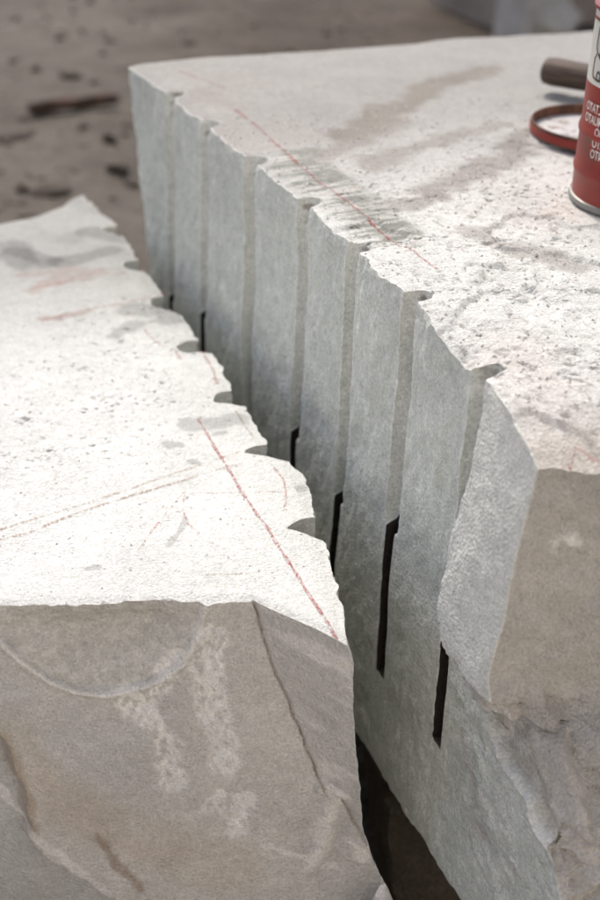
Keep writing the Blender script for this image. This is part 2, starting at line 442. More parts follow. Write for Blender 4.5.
_a, _b = np.array(P2((375, 209.5))), np.array(P2((327, 217))); _d = (_a-_b)/np.linalg.norm(_a-_b); STN = (-_d[1], _d[0])
def blend(c, col, k): return c*(1-k[:, None])+np.array(col)[None]*k[:, None]
FRESH = (.66, .69, .63); DUST = (.695, .705, .668); OLD = (.50, .475, .43); BRUISE = (.82, .80, .75)
def r_tint(part, P):
    x, y, z = P.T
    c = np.tile(np.array(FRESH), (len(P), 1))
    if part == 'split':
        n = fbm(y, z*.6, 0*y, 10, 4, 101); c = c*(1+.05*n[:, None])
        c = blend(c, (.80, .82, .76), sst(.15, .5, fbm(y+.3*z, z*.5, 0*y, 62, 3, 102))*.65)
        fl, d = r_flake(y, z)
        c = blend(c, (.78, .79, .73), sst(0, .02, d)*.9)
        # rim line of the flake and bruised hole lips
        c = blend(c, BRUISE, np.exp(-((d-.006)/.006)**2)*.8)
        for h in RH:
            o = np.abs(y-h)/RR
            c = blend(c, (.72, .735, .69), (o < .97).astype(float)*sst(-.62, -.5, z)*.9)
            c = blend(c, (.80, .81, .76), np.exp(-((o-1.10)/.12)**2)*.9*np.clip(.75+fbm(y, z, 0*y, 30, 2, 103), 0, 1))
            dirt = (o < .95)*sst(-.09, 0, z)*sst(.0, .3, fbm(y, z, 0*y, 60, 2, 104)); c = blend(c, (.20, .16, .13), dirt*.8)
        c = blend(c, BRUISE, sst(-.012, -.002, z)*.6)
        d2 = r_flake2(y, z)*sst(-.55, -.62, z); tr = terr(y, z, 17)
        c = blend(c, np.array((.44, .40, .34)), sst(.0, .01, d2)*.85); c = blend(c, (.70, .67, .61), sst(.0, .02, d2)*sst(.05, .3, fbm(y, z, 0*y, 24, 4, 117))*.8)
        c = blend(c, (.78, .77, .71), np.exp(-((d2+.004)/.006)**2)*(z < -.6)*.7)
        rz = sst(.16, .04, np.abs(y+.10-.45*(z+.60)))*sst(-.50, -.60, z)*sst(-1.15, -.95, z)
        c = blend(c, (.62, .60, .56), rz*sst(.1, .4, fbm(y, z, 0*y, 22, 4, 116)))
        for i, h in enumerate(RH):                                   # near-black brown coloured in over the deep slots
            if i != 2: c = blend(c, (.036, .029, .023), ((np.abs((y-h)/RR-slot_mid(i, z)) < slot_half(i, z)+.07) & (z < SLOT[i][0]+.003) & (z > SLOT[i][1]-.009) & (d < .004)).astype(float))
    elif part == 'near':
        n = fbm(x, z, 0*x, 7, 4, 105); c = np.tile(np.array(OLD), (len(P), 1))*(1+.12*n[:, None])
        c = blend(c, (.56, .53, .49), sst(.22, .5, fbm(x, z*1.6, 0*x, 16, 4, 106))*.75)
        low = sst(-.52, -.66, z)
        c = blend(c, (.46, .38, .29), low*sst(.02, .3, fbm(x, z, 0*x, 9, 4, 107))*.8)
        c = blend(c, (.60, .575, .54), low*sst(.16, .38, fbm(x, z, 0*x, 15, 4, 108))*.9)
        ch = onx((575, 556), 0); 
        c = blend(c, BRUISE, np.exp(-(((x-.055)/.028)**2+((z+.235)/.020)**2))*sst(-.2, .25, fbm(x, z, 0*x, 60, 3, 109)))
    elif part == 'top':
        n = fbm(x, y, 0*x, 6, 4, 110); c = np.tile(np.array(DUST), (len(P), 1))*(1+.06*n[:, None])
        c = blend(c, (.66, .60, .55), sst(.05, .45, fbm(x, y, 0*x, 3.2, 4, 111))*.6)        # pinkish dust
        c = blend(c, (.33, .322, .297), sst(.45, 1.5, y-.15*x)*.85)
        w1 = .035*fbm(x, y, 0*x, 9, 3, 112); w2 = .035*fbm(x, y, 0*x, 9, 3, 113)
        ed = fbm(x, y, 0*x, 24, 4, 114)
        for pl, r, col, s in R_STAIN:
            d = seg_dist(x+w1, y+w2, pl); c = blend(c, col, s*sst(r*1.15, r*.35, d+.03*ed))
        # sawn strokes: fine parallel lines across the arris
        d = seg_dist(x, y, STRI); k = sst(.085, .05, d+.02*ed)
        sp = STN[0]*x+STN[1]*y; ln = vn(sp*130, 0*x, (x+y)*5, 115)+.5*vn(sp*52, 0*x, (x+y)*3, 118)-.1
        c = blend(c, (.27, .285, .25), k*sst(.02, .35, ln)*.9); c = blend(c, (.56, .56, .515), k*sst(-.05, -.4, ln)*.9)
        pt = pits(x, y, 95, 83, .36); c = blend(c, (.40, .36, .33), np.clip(pt*1.6, 0, .45))
        pt = pits(x, y, 55, 84, .52); c = blend(c, (.42, .38, .35), np.clip(pt*1.6, 0, .4))
        dE = _edge_plane(x, y); c = blend(c, (.74, .69, .61), sst(.09, .03, dE)*.8)
    else:
        c = np.tile(np.array(OLD), (len(P), 1))
    return np.clip(c, .02, .9)
ysR = stations(2.12, -.225, .0055, RH, RR, OFFS)
strF = sst(1.80, 2.12, ysR); strN = sst(-.03, -.225, ysR)
te = np.concatenate([np.linspace(0, .55, 210), np.linspace(.555, 1, 60)])
rowsR = np.concatenate([np.linspace(0, .05, 14)[:-1], np.linspace(.05, 1, 200)])
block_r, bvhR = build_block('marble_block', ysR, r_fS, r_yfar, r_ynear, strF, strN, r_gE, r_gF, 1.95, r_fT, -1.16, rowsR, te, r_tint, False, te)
tag(block_r, 'tall grey-white marble block with seven vertical drill grooves on its split face', 'marble block', 'halves of the split marble block')

# ================================================================== LEFT (FALLEN) BLOCK
LZ = -.486
TOPZ['l'] = LZ
LOUT = [(85, 196), (100, 210), (113, 222), (124, 236), (130, 246), (137, 259), (144, 270), (155, 283), (163, 296), (168, 306), (180, 315), (190, 327), (199, 340), (211, 350), (220, 365), (228, 380), (233, 392), (242, 403), (252, 417), (260, 432), (268, 446), (287, 458), (300, 471), (309, 487), (315, 512), (325, 538), (330, 560), (338, 590), (344, 615), (347, 640)]
LO = [onz(p, LZ) for p in LOUT]; LO = [(a[1], a[0]) for a in LO]
LH = [onz(p, LZ)[1] for p in [(118, 229), (140.5, 264.5), (165.5, 301), (205, 345), (237, 397.5), (276, 452), (319, 527)]]
LDEP = [.05, .05, .045, .075, .06, .07, .075]
LR = .043
L_YN = -.07
SIL = [(347, 640), (353, 665), (355, 720), (358, 770), (363, 825), (374, 860), (390, 895)]
CRK = [(255, 600), (265, 640), (275, 668), (296, 720), (320, 780), (330, 805), (345, 850), (356, 900)]
def l_front(x, z):
    """undisturbed plane of the near end"""
    return tab(x, [(-2.2, .62), (-.819, .227), (-.371, .097), (0, -.01)])-.06*np.maximum(LZ-z, 0)
def on_front(p):
    r = ray(p); t = 1.5
    lo, hi = .5/np.linalg.norm(r), 6/np.linalg.norm(r)
    for _ in range(50):
        mid = (lo+hi)/2; q = CP+mid*r
        if q[1] < l_front(q[0], q[2]): lo = mid
        else: hi = mid
    return CP+lo*r
def FR(pl): return [(a[0], a[2]) for a in (on_front(p) for p in pl)]
XCR = [(z, x) for x, z in FR(CRK)]
def l_crease(x, z):
    k = 1.0*sst(-1.15, -.8, z)+.18
    return -k*np.maximum(x-tab(z, XCR), 0)
# corner column: where the silhouette rays meet the near end
CORN = []
for p in SIL:
    r = ray(p); lo, hi = .5/np.linalg.norm(r), 6/np.linalg.norm(r)
    for _ in range(50):
        mid = (lo+hi)/2; q = CP+mid*r
        if q[1] < l_front(q[0], q[2])+l_crease(q[0], q[2]): lo = mid
        else: hi = mid
    q = CP+lo*r; CORN.append(q)
CZ = [(q[2], q[0]) for q in CORN]; CY = [(q[2], q[1]) for q in CORN]
CZ.append((-1.7, CORN[-1][0]+.06)); CY.append((-1.7, CORN[-1][1]))
def l_ynear(dz): return tab(dz+LZ, CY)
def l_yfar(dz): return 2.40+.1*np.maximum(dz, -1)
SCO = FR([(-30, 612), (0, 641), (22, 662), (50, 682), (75, 692), (100, 695), (130, 691), (160, 682), (183, 664), (196, 640), (206, 604)])
PAT1 = FR([(128, 700), (150, 720), (165, 745), (176, 780)]); PAT2 = FR([(205, 640), (212, 690), (222, 730), (228, 765)]); PAT3 = FR([(212, 805), (240, 800), (236, 830)])
PAT4 = FR([(180, 660), (150, 705)])
LOWC = FR([(-10, 728), (8, 752), (22, 790), (32, 835), (62, 868), (112, 897), (150, 930)])
RUST = FR([(0, 745), (30, 775), (60, 800), (95, 820), (150, 845), (230, 870)]); RUST2 = FR([(0, 742), (10, 765), (24, 800), (33, 838)]); RUST3 = FR([(98, 835), (118, 862), (140, 890)])
VEIN = FR([(0, 800), (40, 840), (110, 892)]); VEIN2 = FR([(268, 848), (300, 858), (335, 868)]); KNOB = FR([(323, 787), (332, 790)]); KN2 = FR([(330, 800), (326, 830), (314, 868)]); CR2 = FR([(336, 790), (352, 815), (372, 860)])
def l_scoop(x, z): return side_of(x, z, SCO)      # positive above the arc
def l_gE(x, z):
    y = l_front(x, z)+l_crease(x, z)
    y = y-.010*fbm(x, z, 0*x, 4.5, 3, 201)-.0026*fbm(x, z, 0*x, 30, 3, 202)
    d = l_scoop(x, z)+.002*fbm(x, z, 0*x, 20, 2, 203)
    up = sst(0, .006, d)
    y = y+up*(.010+.026*sst(0, .10, d))*(.35+.65*sst(0, .06, LZ-z))-.006*np.exp(-((d+.004)/.007)**2)
    y = y+up*.006*fbm(x, z, 0*x, 60, 3, 204)
    for pl, r in ((PAT1, .036), (PAT2, .042), (PAT3, .036), (PAT4, .024)):
        dd = seg_dist(x, z, pl); k = sst(r, r*.5, dd+.02*fbm(x, z, 0*x, 25, 3, 205))
        y = y+k*.004+k*.006*fbm(x, z*.7, 0*x, 70, 3, 206)
    dl = -side_of(x, z, LOWC)+.022*fbm(x, z, 0*x, 12, 4, 207)
    y = y+.040*sst(0, .012, dl)+.05*sst(.0, .25, dl)
    k = sst(.02, .012, seg_dist(x, z, KNOB)); y = y-.012*k
    k = seg_dist(x, z, KN2); y = y-.009*sst(.03, .0, k)
    k = seg_dist(x+.008*fbm(x, z, 0*x, 14, 4, 253), z, CR2); y = y+.008*np.exp(-(k/.004)**2)
    xc = tab(z, XCR); xc = xc+.006*fbm(0*x, z, 0*x, 25, 3, 209); y = y+.005*np.exp(-((x-xc)/.0025)**2)*sst(-.98, -.93, z)
    # rough right-hand facet
    k = sst(0, .02, x-xc); y = y-k*.010*fbm(x, z, 0*x, 18, 4, 208)
    return y
def l_gF(x, z):
    y0 = [(-2.2, 1.75), (-.428, 2.211), (-.30, 2.255), (-.21, 2.29), (-.12, 2.40)]
    return tab(x, y0)-.03*fbm(x, z, 0*x, 6, 3, 211)
def l_fS(y0, y, z):
    x = tab(y0, LO)
    dz = LZ-z
    x = x+.004*fbm(y, z, 0*y, 24, 3, 221)+.009*sst(.05, 0, dz)*fbm(y, z, 0*y, 46, 3, 223)*sst(-.02, .08, y0)+.006*sst(0, .3, dz)*fbm(y, z, 0*y, 5, 3, 222)
    for h, dp in zip(LH, LDEP):
        o = (y0-h)/LR
        x = x-dp*np.sqrt(np.clip(1-o*o, 0, 1))*(1-.45*sst(0, .09, dz))
    k = sst(.05, -.07, y0)
    x = x+k*(tab(z, CZ)-tab(LZ, CZ))
    return x
GREYS = [([(190, 425), (215, 423), (240, 420)], .035), ([(165, 447), (178, 446)], .018), ([(190, 463), (196, 462)], .010), ([(215, 436), (225, 434)], .010),
         ([(135, 310), (160, 312), (172, 318)], .05), ([(118, 335), (140, 325)], .03), ([(60, 262), (110, 252)], .045), ([(15, 250), (45, 262)], .05),
         ([(90, 232), (115, 238)], .05), ([(88, 568), (95, 567)], .010), ([(300, 485), (296, 487)], .014), ([(20, 262), (10, 245)], .06), ([(165, 545), (172, 535), (190, 520)], .008)]
GREYS = [([P2(q, LZ) for q in pl], r) for pl, r in GREYS]
BROWN = [([(30, 290), (60, 278), (100, 272)], .035), ([(20, 275), (75, 268)], .03), ([(45, 318), (90, 310)], .02)]
BROWN = [([P2(q, LZ) for q in pl], r) for pl, r in BROWN]
PITC = [P2(q, LZ) for q in [(-20, 430), (40, 425), (95, 400), (160, 330)]]
def l_fT(x, y):
    z = LZ+.006*fbm(x, y, 0*x, 2.4, 3, 231)
    pz = .6*sst(.42, .05, seg_dist(x, y, PITC))
    z = z+(.0006+.0030*pz)*fbm(x, y, 0*x, 34, 4, 232, .6)
    z = z-(.002+.010*pz)*pits(x, y, 100, 233, .40)-.012*pz*pits(x, y, 55, 234, .56)
    xe = tab(y, LO); e = fbm(0*x, y, 0*x, 10, 3, 235)
    z = z-(.004+.010*np.maximum(e, 0))*sst(.035, 0, xe-x)
    fr = y-(l_front(x, 0*x+LZ)+l_crease(x, 0*x+LZ)); z = z-.006*sst(.03, 0, fr)
    z = z-.012*sst(1.9, 2.35, y)*np.maximum(fbm(x, y, 0*x, 5, 3, 236), 0)
    return z
def l_tint(part, P):
    x, y, z = P.T
    if part == 'top':
        n = fbm(x, y, 0*x, 5, 4, 241); c = np.tile(np.array((.73, .745, .715)), (len(P), 1))*(1+.04*n[:, None])
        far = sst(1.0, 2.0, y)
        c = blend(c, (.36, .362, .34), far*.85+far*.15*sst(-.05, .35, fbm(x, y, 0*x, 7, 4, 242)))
        w1 = .02*fbm(x, y, 0*x, 12, 3, 243); w2 = .02*fbm(x, y, 0*x, 12, 3, 244)
        ed = fbm(x, y, 0*x, 30, 3, 245)
        for pl, r in GREYS: c = c*(1-.30*sst(r*1.1, r*.6, seg_dist(x+w1, y+w2, pl)+.25*r*ed))[:, None]
        for pl, r in BROWN: c = blend(c, (.40, .34, .31), .75*sst(r*1.2, r*.3, seg_dist(x+w1, y+w2, pl)+.6*r*ed))
        pz = .6*sst(.42, .05, seg_dist(x, y, PITC))
        pt = pits(x, y, 100, 233, .50); c = blend(c, (.34, .31, .28), np.clip(pt*3, 0, .8)*pz)
        pt = pits(x, y, 55, 234, .58); c = blend(c, (.30, .27, .25), np.clip(pt*3.5, 0, .8)*pz)
    elif part == 'near':
        n = fbm(x, z, 0*x, 6, 4, 251); c = np.tile(np.array((.655, .63, .585)), (len(P), 1))*(1+.08*n[:, None])
        d = l_scoop(x, z)
        c = blend(c, (.63, .62, .57), sst(0, .01, d)*.8)
        c = c*(1+.16*sst(0, .01, d)*fbm(x, z, 0*x, 85, 2, 258))[:, None]
        c = blend(c, (.88, .85, .78), np.exp(-((d+.001)/.0035)**2)*1.0*sst(-.25, .0, -np.abs(x+.62)+.22))
        # cool grey zone under the scoop
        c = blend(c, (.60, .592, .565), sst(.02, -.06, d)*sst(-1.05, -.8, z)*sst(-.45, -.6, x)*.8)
        for pl, r in ((PAT1, .036), (PAT2, .042), (PAT3, .036), (PAT4, .024)):
            dd = seg_dist(x, z, pl); k = sst(r, r*.5, dd+.02*fbm(x, z, 0*x, 25, 3, 205))
            c = blend(c, (.90, .885, .84), k*sst(-.45, .05, fbm(x*1.2, z*.7, 0*x, 95, 3, 252)))
        ed = fbm(x, z, 0*x, 14, 4, 253)
        c = blend(c, (.58, .47, .35), .6*sst(.10, .02, seg_dist(x, z, RUST)+.05*ed)*np.clip(.6+.6*ed, 0, 1))
        c = blend(c, (.40, .29, .18), .6*sst(.024, .005, seg_dist(x, z, RUST2)+.012*ed))
        c = blend(c, (.30, .20, .13), .6*sst(.014, .002, seg_dist(x+.015*ed, z, RUST3)+.012*fbm(x, z, 0*x, 40, 3, 256)))
        dl = -side_of(x, z, LOWC)+.022*fbm(x, z, 0*x, 12, 4, 207); c = blend(c, (.57, .572, .545), sst(0, .02, dl)*.85)
        for v_ in (VEIN, VEIN2): c = blend(c, BRUISE, .8*sst(.012, .003, seg_dist(x+.02*ed, z-.015*ed, v_)+.012*fbm(x, z, 0*x, 45, 3, 257)))
        for v_ in (KNOB, KN2): c = blend(c, (.88, .85, .78), .85*sst(.024, .006, seg_dist(x+.022*ed, z, v_)+.014*fbm(x, z, 0*x, 50, 3, 259)))
        xc = tab(z, XCR)+.006*fbm(0*x, z, 0*x, 25, 3, 209); c = blend(c, (.24, .19, .15), np.exp(-((x-xc)/.0025)**2)*sst(-.98, -.93, z)*.7)
        k = seg_dist(x+.008*ed, z, CR2); c = blend(c, (.28, .23, .19), np.exp(-(k/.0025)**2)*.6)
        c = blend(c, (.88, .84, .78), sst(0, .02, x-xc)*sst(.14, .42, fbm(x, z*1.5, 0*x, 15, 4, 254))*.8)
    elif part == 'split':
        n = fbm(y, z, 0*y, 30, 3, 255); c = np.tile(np.array((.72, .73, .68)), (len(P), 1))*(1+.22*n[:, None])
    else:
        c = np.tile(np.array(OLD), (len(P), 1))
    return np.clip(c, .02, .9)
TOPZ['fallen_marble_block'] = LZ
ysL = stations(2.40, L_YN, .006, LH, LR, OFFS)
teL = np.concatenate([np.linspace(0, .62, 240), np.linspace(.625, 1, 50)])
rowsL = np.concatenate([np.linspace(0, .04, 12)[:-1], np.linspace(.04, .80, 250), np.linspace(.82, 1, 8)])
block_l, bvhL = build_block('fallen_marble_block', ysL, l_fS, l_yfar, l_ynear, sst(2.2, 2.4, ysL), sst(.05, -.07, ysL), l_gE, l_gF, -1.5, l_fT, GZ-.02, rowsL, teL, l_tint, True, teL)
tag(block_l, 'low white marble block with notched split edge and a scooped fracture on its near end', 'marble block', 'halves of the split marble block')

# ================================================================== CHALK LINES (parts of the blocks)
def strip(name, pl, width, mat, parent, bvh, z, gap=.0, seed=0, lift=.0016, wob=.002):
    pts = [np.array(onz(p, z)[:2]) for p in pl]
    out = []
    for a, b in zip(pts[:-1], pts[1:]):
        n = max(2, int(np.linalg.norm(b-a)/.004)); out += [a+(b-a)*i/n for i in range(n)]
    out.append(pts[-1]); out = np.array(out)
    t = np.gradient(out, axis=0); t /= np.linalg.norm(t, axis=1)[:, None]+1e-9
    nrm = np.stack([-t[:, 1], t[:, 0]], 1); k = np.arange(len(out))
    out = out+nrm*(wob*vn(k*.05, k*0, k*0, seed))[:, None]
    wd = width*(.75+.35*vn(k*.22, k*0, k*0+3, seed))
    wd = wd*np.where(vn(k*.12, k*0+9, k*0, seed) > (gap*2-1), 1, .22); on = k >= 0
    V = []; F = []
    for i in range(len(out)):
        for s_ in (-1, 0, 1):
            q = out[i]+nrm[i]*wd[i]*.5*s_; h = surf(bvh, q[0], q[1])
            V.append((q[0]*S, q[1]*S, ((h if h is not None else z)+lift)*S))
    for i in range(len(out)-1):
        if on[i]:
            for j in (0, 1): F.append((i*3+j, i*3+j+1, i*3+4+j, i*3+3+j))
    used = sorted({v for f in F for v in f}); mp = {v: i for i, v in enumerate(used)}
    if not F: return
    me = mesh_np(name, np.array(V)[used], [tuple(mp[v] for v in f) for f in F])
    return link(name, me, mat, parent)
R0 = 0.0
strip('chalk_line', [(236, 111), (262, 131), (300, 165)], .010, M_red, block_r, bvhR, R0, .2, 1)
strip('chalk_line', [(300, 165), (330, 188), (360, 211), (392, 236)], .007, M_red, block_r, bvhR, R0, .0, 2)
strip('chalk_line', [(392, 236), (415, 253), (438, 270)], .007, M_red, block_r, bvhR, R0, .25, 3)
strip('chalk_line', [(178, 70), (205, 82), (225, 90)], .010, M_redf, block_r, bvhR, R0, .3, 4)
strip('chalk_line', [(350, 186), (372, 190)], .006, M_redf, block_r, bvhR, R0, .3, 5)
strip('chalk_line', [(572, 444), (588, 456), (602, 466)], .006, M_redf, block_r, bvhR, -.05, .1, 6)
strip('chalk_line', [(198, 420), (215, 450), (240, 488), (268, 530), (300, 580), (337, 637)], .0085, M_red, block_l, bvhL, LZ, .03, 11)
strip('chalk_line', [(128, 312), (150, 336), (168, 352), (180, 352)], .007, M_redf, block_l, bvhL, LZ, .3, 12)
strip('chalk_line', [(202, 352), (214, 372), (218, 384)], .010, M_redf, block_l, bvhL, LZ, .25, 13)
strip('chalk_line', [(174, 350), (182, 362)], .010, M_redf, block_l, bvhL, LZ, .2, 14)
strip('chalk_line', [(235, 412), (243, 423), (254, 437)], .006, M_och, block_l, bvhL, LZ, .15, 15)
strip('chalk_line', [(275, 468), (284, 480), (287, 500), (282, 520)], .007, M_redf, block_l, bvhL, LZ, .35, 16)
strip('chalk_line', [(186, 492), (183, 508), (188, 524), (200, 535)], .0045, M_redf, block_l, bvhL, LZ, .25, 17)
strip('chalk_line', [(188, 488), (165, 515), (136, 552)], .0035, M_redf, block_l, bvhL, LZ, .2, 18)
strip('chalk_line', [(185, 494), (230, 492), (285, 492)], .0028, M_och, block_l, bvhL, LZ, .35, 19)
strip('chalk_line', [(40, 322), (75, 312), (120, 304), (168, 292)], .009, M_redf, block_l, bvhL, LZ, .2, 20)
strip('chalk_line', [(30, 288), (70, 282), (110, 276), (126, 272)], .012, M_redf, block_l, bvhL, LZ, .35, 21)
strip('mineral_vein', [(-10, 533), (40, 518), (95, 500), (150, 482), (200, 465), (240, 452)], .006, M_och, block_l, bvhL, LZ, .2, 22)
strip('mineral_vein', [(-10, 543), (30, 532), (80, 512), (130, 496), (180, 482), (235, 464)], .008, M_och, block_l, bvhL, LZ, .12, 23)
strip('mineral_vein', [(205, 575), (240, 574), (262, 572)], .003, M_och, block_l, bvhL, LZ, .4, 24)

# ================================================================== GRIT on the tops
def grit(name, bvh, rng, n, xr, yr, smin, smax, label):
    V = []; F = []
    r = random.Random(rng)
    base = [(1, 0, 0), (-.6, .8, 0), (-.6, -.8, 0), (.1, .1, .8), (.2, 0, -.4)]
    fc = [(0, 1, 3), (1, 2, 3), (2, 0, 3), (1, 0, 4), (2, 1, 4), (0, 2, 4)]
    for _ in range(n):
        x = r.uniform(*xr); y = yr[0]+(yr[1]-yr[0])*r.random()**1.2
        h = surf(bvh, x, y)
        if h is None: continue
        s_ = smin+(smax-smin)*r.random()**4; a = r.uniform(0, 6.3); k = len(V)
        for bx, by, bz in base:
            bx *= r.uniform(.6, 1.2); by *= r.uniform(.6, 1.2)
            V.append(((x+s_*(bx*math.cos(a)-by*math.sin(a)))*S, (y+s_*(bx*math.sin(a)+by*math.cos(a)))*S, (h+s_*bz*r.uniform(.5, 1))*S))
        F += [tuple(i+k for i in f) for f in fc]
    o = link(name, mesh_np(name, np.array(V), F, smooth=False), M_grit)
    tag(o, label, 'stone grit', kind='stuff')
grit('stone_grit', bvhR, 3, 6000, (-.01, 1.0), (-.18, 1.5), .0012, .0075, 'loose marble grit scattered on the tall block top')
grit('stone_grit', bvhL, 4, 2200, (-.9, -.12), (.15, 1.8), .0010, .005, 'loose marble grit scattered on the low block top')

# ================================================================== PAINT CAN
M_canred = paint_mat('can_red_paint', (.30, .028, .016), .42, (.16, .05, .03), .58, 45, 0, .35)
M_canwht = paint_mat('can_white_paint', (.66, .66, .60), .42, (.42, .34, .24), .68, 50)
M_steel = paint_mat('dull_steel', (.30, .29, .27), .45, (.20, .12, .07), .56, 70, .7)
M_rust = paint_mat('rusty_steel', (.19, .085, .05), .75, (.10, .05, .03), .5, 60, .2, .4)
M_let = paint_mat('can_lettering', (.72, .66, .60), .5, (.4, .10, .07), .66, 90)
M_frm = paint_mat('can_frame_print', (.17, .085, .04), .5, (.4, .3, .2), .7, 90)
M_blk = paint_mat('can_dark_print', (.03, .03, .03), .5, (.4, .3, .2), .75, 90)
def lathe(name, prof, mat, parent=None, seg=96, closed=False, sharp=35):
    V = []; F = []
    for r, z in prof:
        for k in range(seg): a = 2*math.pi*k/seg; V.append((r*math.cos(a)*S, r*math.sin(a)*S, z*S))
    n = len(prof); rng = n if closed else n-1
    for i in range(rng):
        for k in range(seg):
            a, b = i*seg+k, i*seg+(k+1) % seg; c, d = ((i+1) % n)*seg+(k+1) % seg, ((i+1) % n)*seg+k
            F.append((a, b, c, d))
    return link(name, mesh_np(name, np.array(V), F, None, True, sharp), mat, parent)
CX, CY_, CR_ = .755, .705, .172
def find_can():
    best = None; th = np.linspace(0, 2*np.pi, 361)
    for cx in np.arange(.62, .95, .01):
        for cy in np.arange(.5, .95, .01):
            P = np.stack([cx+CR_*np.cos(th), cy+CR_*np.sin(th), 0*th], 1)-CP; V = P @ CM.T
            q = np.array([300, 450])+FPX*V[:, :2]/V[:, 2:]
            k = np.abs(q[:, 0]-599) < 4
            if not k.any(): continue
            e = (q[:, 0].min()-568)**2+(q[k, 1].max()-217.5)**2
            if best is None or e < best[0]: best = (e, cx, cy)
    return best[1:]
CX, CY_ = find_can()
cz = max(surf(bvhR, CX+CR_*math.cos(a), CY_+CR_*math.sin(a)) for a in np.linspace(0, 6.28, 24))-.003
can = empty('paint_can', (CX*S, CY_*S, cz*S)); tag(can, 'red and white paint can standing on the tall marble block', 'paint can')
HR = .268; HT = .432
def rib(z, r0): return [(r0, z-.012), (r0+.0028, z-.006), (r0+.0036, z), (r0+.0028, z+.006), (r0, z+.012)]
lathe('lower_body', [(CR_-.003, .012)]+rib(.075, CR_-.002)+[(CR_-.002, .11)]+rib(.162, CR_-.002)+[(CR_-.0028, .19), (CR_-.0028, HR)], M_canred, can)
lathe('upper_body', [(CR_-.0028, HR), (CR_-.0028, .36), (CR_-.003, HT-.012)], M_canwht, can)
lathe('base_rim', [(CR_-.02, .012), (CR_-.02, .003), (CR_-.004, 0), (CR_+.002, .001), (CR_+.004, .006), (CR_+.002, .013), (CR_-.004, .016)], M_steel, can)
lathe('top_rim', [(CR_-.003, HT-.014), (CR_+.002, HT-.010), (CR_+.003, HT-.003), (CR_, HT), (CR_-.014, HT), (CR_-.018, HT-.008), (CR_-.030, HT-.012), (CR_-.030, HT-.05)], M_canred, can)
lathe('inner_wall', [(CR_-.006, HT-.02), (CR_-.006, .02), (.002, .02)], M_steel, can)
# lettering wrapped round the can, written as it stands in the picture (reversed)
th0 = math.atan2(CP[1]-CY_, CP[0]-CX)                  # towards the camera
def wrap_text(body, z, size, arc0, mat, name='lettering', xs=.72):
    cu = bpy.data.curves.new('t', 'FONT'); cu.body = body; cu.size = 1; cu.resolution_u = 3; cu.extrude = 0; cu.offset = .022
    to = bpy.data.objects.new('t', cu); COL.objects.link(to)
    dg = bpy.context.evaluated_depsgraph_get(); dg.update()
    me = bpy.data.meshes.new_from_object(to.evaluated_get(dg)); bpy.data.objects.remove(to)
    bm = bmesh.new(); bm.from_mesh(me); bmesh.ops.subdivide_edges(bm, edges=[e for e in bm.edges if e.calc_length() > .2], cuts=1)
    wmax = max(v.co.x for v in bm.verts)
    for v in bm.verts:
        tx = (wmax-v.co.x)*size*xs; a = arc0+tx/CR_
        rr = CR_+.0006
        v.co = Vector((rr*math.cos(a)*S, rr*math.sin(a)*S, (z+v.co.y*size)*S))
    bmesh.ops.reverse_faces(bm, faces=bm.faces); bm.to_mesh(me); bm.free()
    return link(name, me, mat, can)
def ang_at(px, z):
    """angle on the can's wall seen at picture column px, height z"""
    best = None
    for a in np.linspace(th0-1.6, th0+1.6, 800):
        P = np.array([CX+CR_*math.cos(a), CY_+CR_*math.sin(a), cz+z]); n = np.array([math.cos(a), math.sin(a), 0])
        if (CP-P) @ n <= 0: continue
        v = CM @ (P-CP); q = 300+FPX*v[0]/v[2]
        if best is None or abs(q-px) < best[0]: best = (abs(q-px), a)
    return best[1]
for body, px, z in (('SALTATO', 587.0, .214), ('SMUATO', 585.5, .189), ('PIO', 594.5, .166), ('NATO', 592, .142), ('FINTO', 590, .118)):
    wrap_text(body, z, .027, ang_at(px, z), M_let)
def wrap_strip(name, pts, wd, mat, r=CR_-.0018):
    V = []; F = []
    P = []
    for (a0, z0), (a1, z1) in zip(pts[:-1], pts[1:]):
        n = max(2, int(max(abs(a1-a0)/.05, abs(z1-z0)/.02)))
        P += [(a0+(a1-a0)*i/n, z0+(z1-z0)*i/n) for i in range(n)]
    P.append(pts[-1]); P = np.array(P); A = P*np.array([[CR_, 1]])
    t = np.gradient(A, axis=0); t /= np.linalg.norm(t, axis=1)[:, None]; nn = np.stack([-t[:, 1], t[:, 0]], 1)
    for i in range(len(A)):
        for s_ in (-.5, .5):
            q = A[i]+nn[i]*wd*s_; a = q[0]/CR_; V.append((r*math.cos(a)*S, r*math.sin(a)*S, q[1]*S))
    for i in range(len(A)-1): F.append((2*i, 2*i+1, 2*i+3, 2*i+2))
    return link(name, mesh_np(name, np.array(V), F), mat, can)
a_ = ang_at(594.5, .33)
wrap_strip('printed_frame', [(a_+1.2, .395), (a_+.05, .395), (a_+.03, .385), (a_+.02, .348), (a_+.07, .336), (a_+.01, .322), (a_, .292), (a_+.03, .284), (a_+.10, .281), (a_+1.2, .281)], .0045, M_frm)
wrap_strip('printed_scroll', [(a_+.16, .300), (a_+.13, .294), (a_+.13, .284), (a_+.17, .279), (a_+.21, .284), (a_+.21, .294), (a_+.16, .300)], .004, M_blk)
wrap_strip('printed_scroll', [(a_+.10, .335), (a_+.16, .327), (a_+.22, .329)], .006, M_blk)
wrap_strip('printed_line', [(a_-.5, HT-.03), (a_+2.2, HT-.03)], .006, M_canred)

